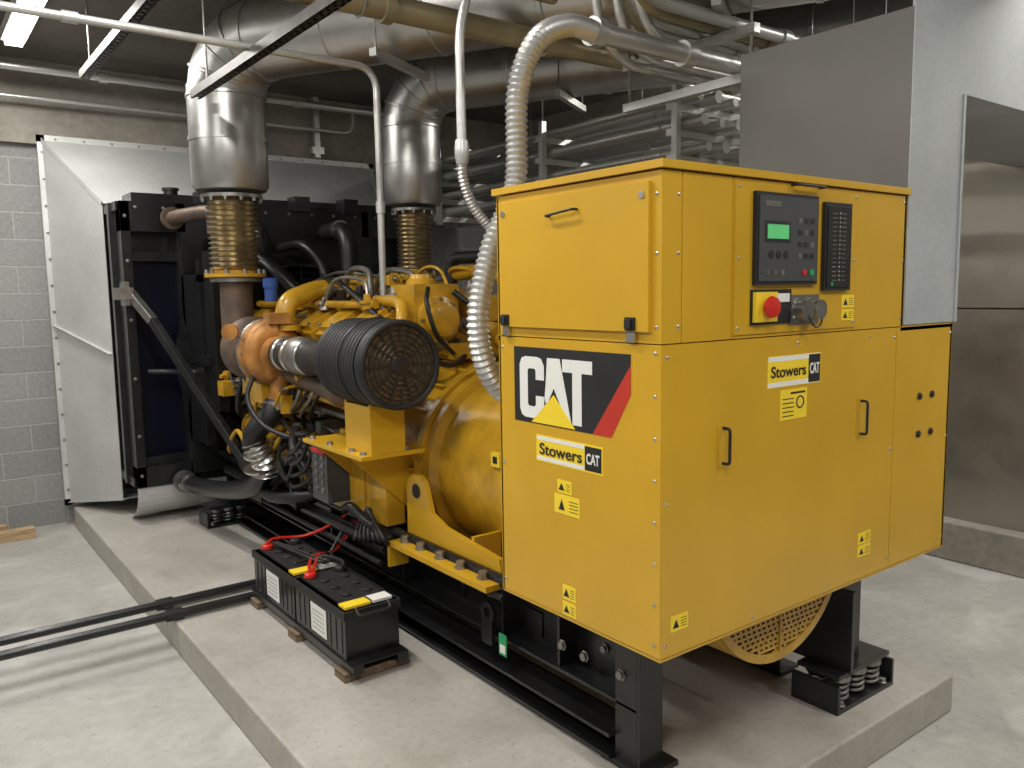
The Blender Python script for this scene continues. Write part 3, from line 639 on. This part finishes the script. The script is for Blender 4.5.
b.box(x0+.1,x1-.1,y0+.1,y1-.05,z1,z1+.07,BLK); b.lathe((x0+.4,4.8,z1+.07),(0,0,1),[(0,.05),(.04,.05),(.04,.06),(.06,.06)],BLK,16)
for x in (.2,.9,1.3): b.box(x,x+.12,y0-.05,y0+.1,z1-.02,z1+.09,BLK)
b.box(.3,1.28,4.55,4.9,.2,.6,BLK)
cxs,czs=.79,1.30
b.lathe((cxs,4.20,czs),(0,1,0),[(0,.66),(.0,.68),(.16,.68),(.36,.80),(.36,.78),(.16,.655),(0,.655)],BLK,40,cap=False)
b.box(.06,1.52,4.50,4.56,.50,2.2,BLK)
for r in [.12+.045*i for i in range(12)]: b.torus((cxs,4.18,czs),(0,1,0),r,.004,BLKM,40,4)
for k in range(16):
    a=2*math.pi*k/16; b.tube([(cxs+.1*math.cos(a),4.18,czs+.1*math.sin(a)),(cxs+.68*math.cos(a),4.18,czs+.68*math.sin(a))],.005,BLKM,5)
b.box(.06,.12,4.15,4.55,.75,1.9,BLK); b.box(.06,.5,4.15,4.2,1.85,2.0,BLK)
b.box(.09,.16,3.95,4.15,1.0,2.05,BLK); b.box(.10,.40,3.93,3.97,1.95,2.05,BLK); b.box(.05,.09,4.0,4.5,1.3,1.36,BLK)
for xa,xb in ((-.31,.3),(1.28,1.89)):
    n=8; prev=None
    for k in range(n+1):
        a=math.radians(90*k/n); yy=4.97-.40*math.cos(a)*1.0; zz=.43-.25*math.sin(a)
        yy=4.57+.30*(1-math.cos(a)); 
        cur=[(xa,yy,zz),(xb,yy,zz)]
        if prev: b.prism([prev[0],prev[1],cur[1],cur[0]],(0,.004,.002),GAL)
        prev=cur
b.done('radiator',gen,bevel=.004)
b=B()
b.box(-.33,-.30,4.45,4.60,1.70,1.86,STL); b.box(-.40,-.28,4.43,4.50,1.74,1.82,STL)
b.beam((-.30,4.50,1.80),(-.20,4.32,1.60),.055,.055,STL); b.beam((-.20,4.32,1.60),(.22,3.56,.52),.05,.05,BLK); b.box(.16,.30,3.46,3.66,.47,.56,BLK)
b.beam((1.88,4.50,1.80),(1.36,3.56,.52),.05,.05,BLK)
b.done('radiator_brace',gen,bevel=.003)
b=B()
for k,(m,dx) in enumerate(((REDM,0),(REDM,.03),(RUB,.06),(RUB,.09))):
    b.tube(smooth([(-.14+dx*.5,2.02 if k<2 else 2.55,.495),(-.10+dx,2.12,.49),(-.02+dx,2.25,.485),(.10,2.32,.46),(.2,2.36,.50+.02*k),(.28,2.30,.64)]),.008,m,8)
b.tube(smooth([(-.14,2.56,.495),(-.08,2.60,.50),(.07,2.58,.49),(.17,2.5,.54),(.28,2.35,.66)]),.008,REDM,8)
b.tube(smooth([(.01,1.98,.495),(.03,2.05,.50),(.0,2.2,.49),(-.13,2.2,.485)]),.009,RUB,8)
b.done('battery_cables',gen)

# ---------------------------------------------------------------- batteries
def battery(y0,nm='lead_acid_battery'):
    b=B(); x0,x1=-.19,.06; y1=y0+.52; z0,z1=.245,.455
    b.box(x0,x1,y0,y1,z0,z1,BLK); b.box(x0-.008,x1+.008,y0-.008,y1+.008,z1-.035,z1,BLKM)
    b.box(x0+.02,x1-.02,y0+.03,y1-.03,z1,z1+.012,BLKM)
    for k in range(9): b.box(x0-.003,x0,y0+.03+k*.055,y0+.04+k*.055,z0+.02,z1-.05,BLK)
    if y0<2: b.tube(fillet([(x0+.05,y0,z1+.005),(x0+.05,y0-.03,z1-.02),(x1-.05,y0-.03,z1-.02),(x1-.05,y0,z1+.005)],.02),.008,BLKM,8)
    for k in range(3):
        for xx in (x0+.08,x1-.07): b.lathe((xx,y0+.15+k*.11,z1+.012),(0,0,1),[(0,.022),(.006,.022),(.008,.016)],BLKM,16)
    for x,m in ((x0+.05,REDM),(x1-.05,BLKM)):
        b.lathe((x,y1-.06,z1),(0,0,1),[(0,.02),(.015,.02),(.015,.03),(.03,.028),(.036,.02)],m,14)
    b.box(x0-.0045,x0-.002,y0+.18,y0+.34,z0+.03,z0+.16,WHT)
    for k in range(5): b.box(x0-.005,x0-.003,y0+.2,y0+.32,z0+.05+.02*k,z0+.054+.02*k,STL)
    b.box(x0+.01,x1-.12,y0+.015,y0+.08,z1+.001,z1+.0125,STK); b.box(x0+.14,x1-.02,y0+.015,y0+.085,z1+.001,z1+.0132,WHT)
    b.box(x0+.105,x0+.145,y0+.14,y0+.40,z1+.001,z1+.0132,BLKM)
    return b.done(nm,bevel=.004)
battery(1.56); battery(2.10)
b=B()
for x in (-.19,.02): b.box(x,x+.05,1.5,2.68,.20,.24,BLK)
for y in (1.54,2.05,2.55): b.box(-.21,.10,y,y+.10,.16,.20,WOODD)
b.box(-.2,.07,1.5,2.68,.237,.2445,BLK)
b.done('battery_rack',bevel=.003)
for y in (2.87,2.69):
    b=B(); b.tube([(-3.55,y,.19),(-.1,y,.19),(.10,y,.19)],.022,BLK,16)
    b.lathe((-.62,y,.19),(1,0,0),[(0,.03),(.08,.03)],BLK,16); b.lathe((-2.4,y,.19),(1,0,0),[(0,.03),(.08,.03)],BLK,16)
    b.box(-3.0,-2.9,y-.05,y+.05,0,.168,WOOD); b.box(-1.95,-1.85,y-.05,y+.05,0,.168,WOOD)
    b.done('fuel_pipe')

# ---------------------------------------------------------------- radiator duct (flared)
b=B()
n_=[(-.33,4.98,.28),(1.91,4.98,.28),(1.91,4.98,2.42),(-.33,4.98,2.42)]
f_=[(-.60,5.58,.19),(2.10,5.58,.19),(2.10,5.58,2.93),(-.60,5.58,2.93)]
for i in range(4):
    a,c,d,e=V(n_[i]),V(n_[(i+1)%4]),V(f_[(i+1)%4]),V(f_[i])
    nn=(c-a).cross(e-a).normalized()*.004
    b.prism([a,c,d,e],nn,GAL)
    for k in (.5,):
        p,q=a.lerp(c,k),e.lerp(d,k); b.beam(p-nn*3,q-nn*3,.004,.03,GAL,nn)
    b.beam(a-nn,e-nn,.03,.006,GAL,nn)
for (p,q) in ((0,1),(1,2),(2,3),(3,0)):
    P0,P1=V(f_[p]),V(f_[q]); d=(P1-P0).normalized()
    b.beam(P0-d*.025,P1+d*.025,.05,.04,GAL,(0,1,0))
    for k in range(14): b.bolt(P0.lerp(P1,(k+.5)/14)+V((0,-.022,0)),(0,-1,0),.007,.007,STL)
b.done('radiator_discharge_duct')

# ---------------------------------------------------------------- exhaust pipes
dirh=V((.5,-.87,0)).normalized()
def exhaust(x,y,r,rb,length):
    b=B()
    b.lathe((x,y,1.868),(0,0,1),[(0,rb+.03),(.02,rb+.03),(.02,rb*.9),(.04,rb*.9)],YEL2,32)
    b.boltring((x,y,1.888),(0,0,1),rb+.015,10,.012,.025,STL)
    b.hose([(x,y,1.905),(x,y,2.05),(x,y,2.2),(x,y,2.34)],rb,BRS,.030,.16,32,6)
    b.lathe((x,y,2.335),(0,0,1),[(0,rb),(.0,rb+.03),(.02,rb+.03),(.02,rb)],STL,32); b.boltring((x,y,2.335),(0,0,-1),rb+.018,12,.011,.02,STL)
    b.lathe((x,y,2.36),(0,0,1),[(0,rb*.95),(.02,r*.92),(.05,r),(.30,r),(.30,r+.006),(.33,r+.006),(.33,r),(.62,r)],INS,44)
    zt=3.22; E=.30
    pts=[V((x,y,2.9))]
    for k in range(5):
        a=math.radians(90*(k)/4); pts.append(V((x,y,zt-E))+V((0,0,1))*E*math.sin(a)+dirh*E*(1-math.cos(a)))
    pts.append(pts[-1]+dirh*length)
    b.tube(pts,r,INS,44)
    for i,q in enumerate(pts[1:-1]):
        a=math.radians(90*i/4); d=V((0,0,1))*math.cos(a)+dirh*math.sin(a)
        b.lathe(q-d*.012,d,[(0,r+.001),(.004,r+.007),(.020,r+.007),(.024,r+.001)],INS,44)
    s0=pts[-2]; t=.5
    while t<length:
        b.lathe(s0+dirh*t,dirh,[(0,r+.001),(.004,r+.006),(.03,r+.006),(.034,r+.001)],INS,44); t+=.62
    for t in (.9,2.6):
        if t<length:
            q=s0+dirh*t; side=V((-dirh.y,dirh.x,0))
            for sg in (-1,1): b.tube([q+side*sg*(r+.03)-V((0,0,r+.03)),q+side*sg*(r+.03)+V((0,0,HT-q.z))],.006,STL,6)
            b.beam(q-side*(r+.06)-V((0,0,r+.03)),q+side*(r+.06)-V((0,0,r+.03)),.04,.04,GALP)
    b.done('insulated_exhaust_pipe',bevel=0)
exhaust(.11,3.56,.222,.15,6.2)
exhaust(1.48,3.75,.205,.13,4.0)

# ---------------------------------------------------------------- ceiling services
def strut(p0,p1,m,nm):
    p0,p1=V(p0),V(p1); b=B(); L=(p1-p0).length; d=(p1-p0).normalized(); s=d.cross(V((0,0,1))).normalized()
    b.beam(p0+s*.024,p1+s*.024,.004,.045,m); b.beam(p0-s*.024,p1-s*.024,.004,.045,m)
    n=int(L/.06)
    for k in range(n+1):
        q=p0+d*(k*.06); b.beam(q-V((0,0,.021))-s*.022,q-V((0,0,.021))+s*.022,.036,.004,m)
    b.beam(p0-V((0,0,.021))+s*.017,p1-V((0,0,.021))+s*.017,.012,.004,m); b.beam(p0-V((0,0,.021))-s*.017,p1-V((0,0,.021))-s*.017,.012,.004,m)
    b.beam(p0+V((0,0,.02)),p1+V((0,0,.02)),.044,.003,m)
    for t in (.12,.88):
        q=p0+d*L*t; b.tube([q,V((q.x,q.y,HT))],.006,STL,6)
    b.done(nm)
strut((-.16,1.40,2.85),(-.16,3.26,2.85),DST,'perforated_strut_channel')
strut((-.56,2.30,3.06),(-.56,4.04,3.06),DST,'perforated_strut_channel')
def conduit(pts,r,m=GALP,rad=.12,coup=(),nm='steel_conduit'):
    b=B(); b.tube(fillet(pts,rad,8),r,m,14)
    for p,d in coup: b.lathe(V(p)-V(d)*.03,d,[(0,r*1.35),(.06,r*1.35)],m,14)
    b.done(nm)
conduit([(-3.5,2.4,2.895),(.49,2.4,2.895),(.49,2.4,1.62)],.018,coup=[((-.9,2.4,2.895),(1,0,0)),((.49,2.4,2.2),(0,0,1)),((.49,2.4,1.64),(0,0,1))])
conduit([(-3.5,5.3,3.36),(2.25,5.3,3.36),(2.25,5.3,HT)],.028,coup=[((-.2,5.3,3.36),(1,0,0)),((1.3,5.3,3.36),(1,0,0))])
conduit([(-3.5,5.5,3.2),(1.9,5.5,3.2),(1.9,5.5,3.45)],.015)
b=B(); b.box(1.55,1.60,5.55,5.6,2.97,HT,GALP); b.box(1.52,1.63,5.54,5.60,3.0,3.06,GALP); b.done('wall_strut_channel')
for y,z,r,xa,xb in ((1.80,2.98,.055,-.6,2.6),(1.62,3.12,.03,-.6,2.2)):
    b=B(); b.tube([(xa,y,z),(xb,y,z)],r,TAN,20)
    for xx in (xa+.01,.2,1.1,xb-.06): b.lathe((xx,y,z),(1,0,0),[(0,r*1.25),(.05,r*1.25)],TAN,20)
    for xx in (0.1,1.7):
        b.torus((xx,y,z),(1,0,0),r+.006,.005,STL,20,6); b.tube([(xx,y,z+r),(xx,y,HT)],.006,STL,6)
    b.done('gas_pipe')
for k in range(7):
    y=.98+.09*k; z=2.93
    conduit([(3.7,y,z),(.98+.09*k,y,z),(.80+.09*k,y,z+.2),(.80+.09*k,y,HT)],.028,rad=.22,coup=[((1.9,y,z),(1,0,0))],m=(GALP,TAN,GALP,GALP,TAN,GALP,GALP)[k])
for k in range(4):
    y=1.95+.11*k; conduit([(3.7,y,3.06),(2.75,y,3.06),(2.55,y,3.2),(2.5,y,HT)],.026,rad=.2)
conduit([(3.7,.97,2.745),(.64,.97,2.745)],.040,coup=[((1.2,.97,2.745),(1,0,0))])
for k in range(3):
    y=1.12+.13*k; conduit([(3.7,y,2.80),(1.25,y,2.80),(1.1,y,2.9),(1.05,y,3.1),(1.05,y,HT)],.022,rad=.1,coup=[((2.3,y,2.8),(1,0,0))])
b=B()
for xx in (1.5,2.6):
    b.box(xx,xx+.04,.85,1.65,2.66,2.70,GALP); b.box(xx,xx+.04,.85,1.65,2.86,2.90,GALP)
    for yy in (.88,1.62): b.tube([(xx+.02,yy,2.65),(xx+.02,yy,HT)],.007,STL,6)
b.done('conduit_trapeze_support')
for lv,z in enumerate((2.38,2.53,2.68,2.83)):
    for k in range(6):
        x=2.30+.16*k; r=.026 if (k+lv)%2 else .036
        b=B(); b.tube([(x,1.72+.03*lv,z+r+.022),(x,5.58,z+r+.022)],r,GALP,12)
        for yy in (2.1+.2*k,4.2-.15*k): b.lathe((x,yy,z+r+.022),(0,1,0),[(0,r*1.25),(.07,r*1.25)],GALP,12)
        b.done('steel_conduit')
b=B()
for yy in (1.95,3.2,4.6):
    for z in (2.38,2.53,2.68,2.83): b.box(2.2,3.25,yy,yy+.042,z-.02,z+.022,GALP)
    for xx in (2.22,3.23): b.box(xx-.02,xx+.02,yy-.04,yy,2.33,2.95,GALP); b.tube([(xx,yy-.02,2.95),(xx,yy-.02,HT)],.007,STL,6)
b.done('conduit_trapeze_support')
b=B()
b.hose([(.68,.97,2.745),(.50,.93,2.73),(.33,.9,2.64),(.24,.9,2.45),(.222,.9,2.13),(.11,.9,1.90),(.05,.9,1.66),(.10,.9,1.46),(.26,.92,1.33)],.042,GALP,.022,.2,18,4)
b.lathe((.70,.97,2.745),(-1,-.1,0),[(0,.055),(.05,.055)],GALP,20)
b.done('flexible_conduit')
b=B()
b.tube(fillet([(.36,1.2,HT),(.36,1.2,3.1),(.20,1.2,2.78),(.20,1.2,2.28)],.12,8),.018,GALP,12)
b.lathe((.20,1.2,2.33),(0,0,-1),[(0,.024),(.03,.028),(.06,.028),(.09,.022)],GALP,14)
b.hose([(.20,1.2,2.27),(.205,1.2,2.18),(.26,1.2,2.07),(.37,1.18,1.95),(.46,1.15,1.80),(.5,1.12,1.40)],.021,GALP,.014,.2,12,4)
b.done('flexible_conduit')

# ---------------------------------------------------------------- air duct to right wall
b=B()
b.box(1.215,1.225,0,.70,2.086,2.68,GRY)
b.box(1.2155,1.58,-.004,.008,1.62,3.0,GALL); b.box(1.58,3.78,-.004,.008,2.44,3.0,GALL)
b.box(1.225,3.78,0.008,.70,2.67,2.68,GALL); b.box(1.58,3.78,0.008,.70,2.44,2.45,GALL)
b.box(1.57,1.58,.008,.70,1.62,2.44,GALL); b.box(1.225,3.78,.69,.70,2.45,2.67,GALL); b.box(1.225,1.58,.69,.70,1.62,2.45,GALL)
b.box(1.216,1.225,0.008,.7,1.62,2.09,GALL)
b.box(1.572,1.59,-.010,0,1.62,2.44,GALL)
b.done('cabinet_air_duct',bevel=.001,bseg=1)

# ---------------------------------------------------------------- camera
X=V((0.797,-0.0806,0.598));Y=V((-0.6036,-0.0807,0.793));Z=V((-0.0158,-0.993,-0.1135))
right=V((X.x,Y.x,Z.x)).normalized(); fw=V((X.z,Y.z,Z.z)); fw=(fw-right*fw.dot(right)).normalized(); upv=right.cross(fw)
M=Matrix((right,upv,-fw)).transposed().to_4x4(); M.translation=V((-1.573,-1.442,1.76))
cd=bpy.data.cameras.new('camera'); cam=bpy.data.objects.new('camera',cd); sc.collection.objects.link(cam)
cam.matrix_world=M; cd.sensor_width=36; cd.lens=816/1024*36; cd.clip_start=.02; sc.camera=cam

# ---------------------------------------------------------------- lights
def fixture(x,y,L=1.2,e=42):
    b=B(); 
    b.box(x-.07,x+.07,y,y+L,HC-.07,HC-.001,WHT); b.box(x-.05,x+.05,y+.02,y+L-.02,HC-.1,HC-.07,LAMP)
    b.done('ceiling_light')
    ld=bpy.data.lights.new('lamp','AREA'); ld.shape='RECTANGLE'; ld.size=.12; ld.size_y=L; ld.energy=e; ld.color=(1,.975,.925)
    lo=bpy.data.objects.new('fluorescent_lamp',ld); sc.collection.objects.link(lo); lo.location=(x,y+L/2,HC-.12)
for x,y in ((-.80,3.75),(-.85,.9),(-.9,-2.2),(-2.6,-2.4),(-2.6,.4),(-2.6,3.0),(1.8,-2.6),(3.2,-1.2),(3.5,1.5)): fixture(x,y)  # last fixture is an added fill, tucked behind the duct to brighten the conduit rack
w=bpy.data.worlds.new('world'); sc.world=w; w.use_nodes=True
w.node_tree.nodes['Background'].inputs[0].default_value=(.9,.92,1,1); w.node_tree.nodes['Background'].inputs[1].default_value=.3
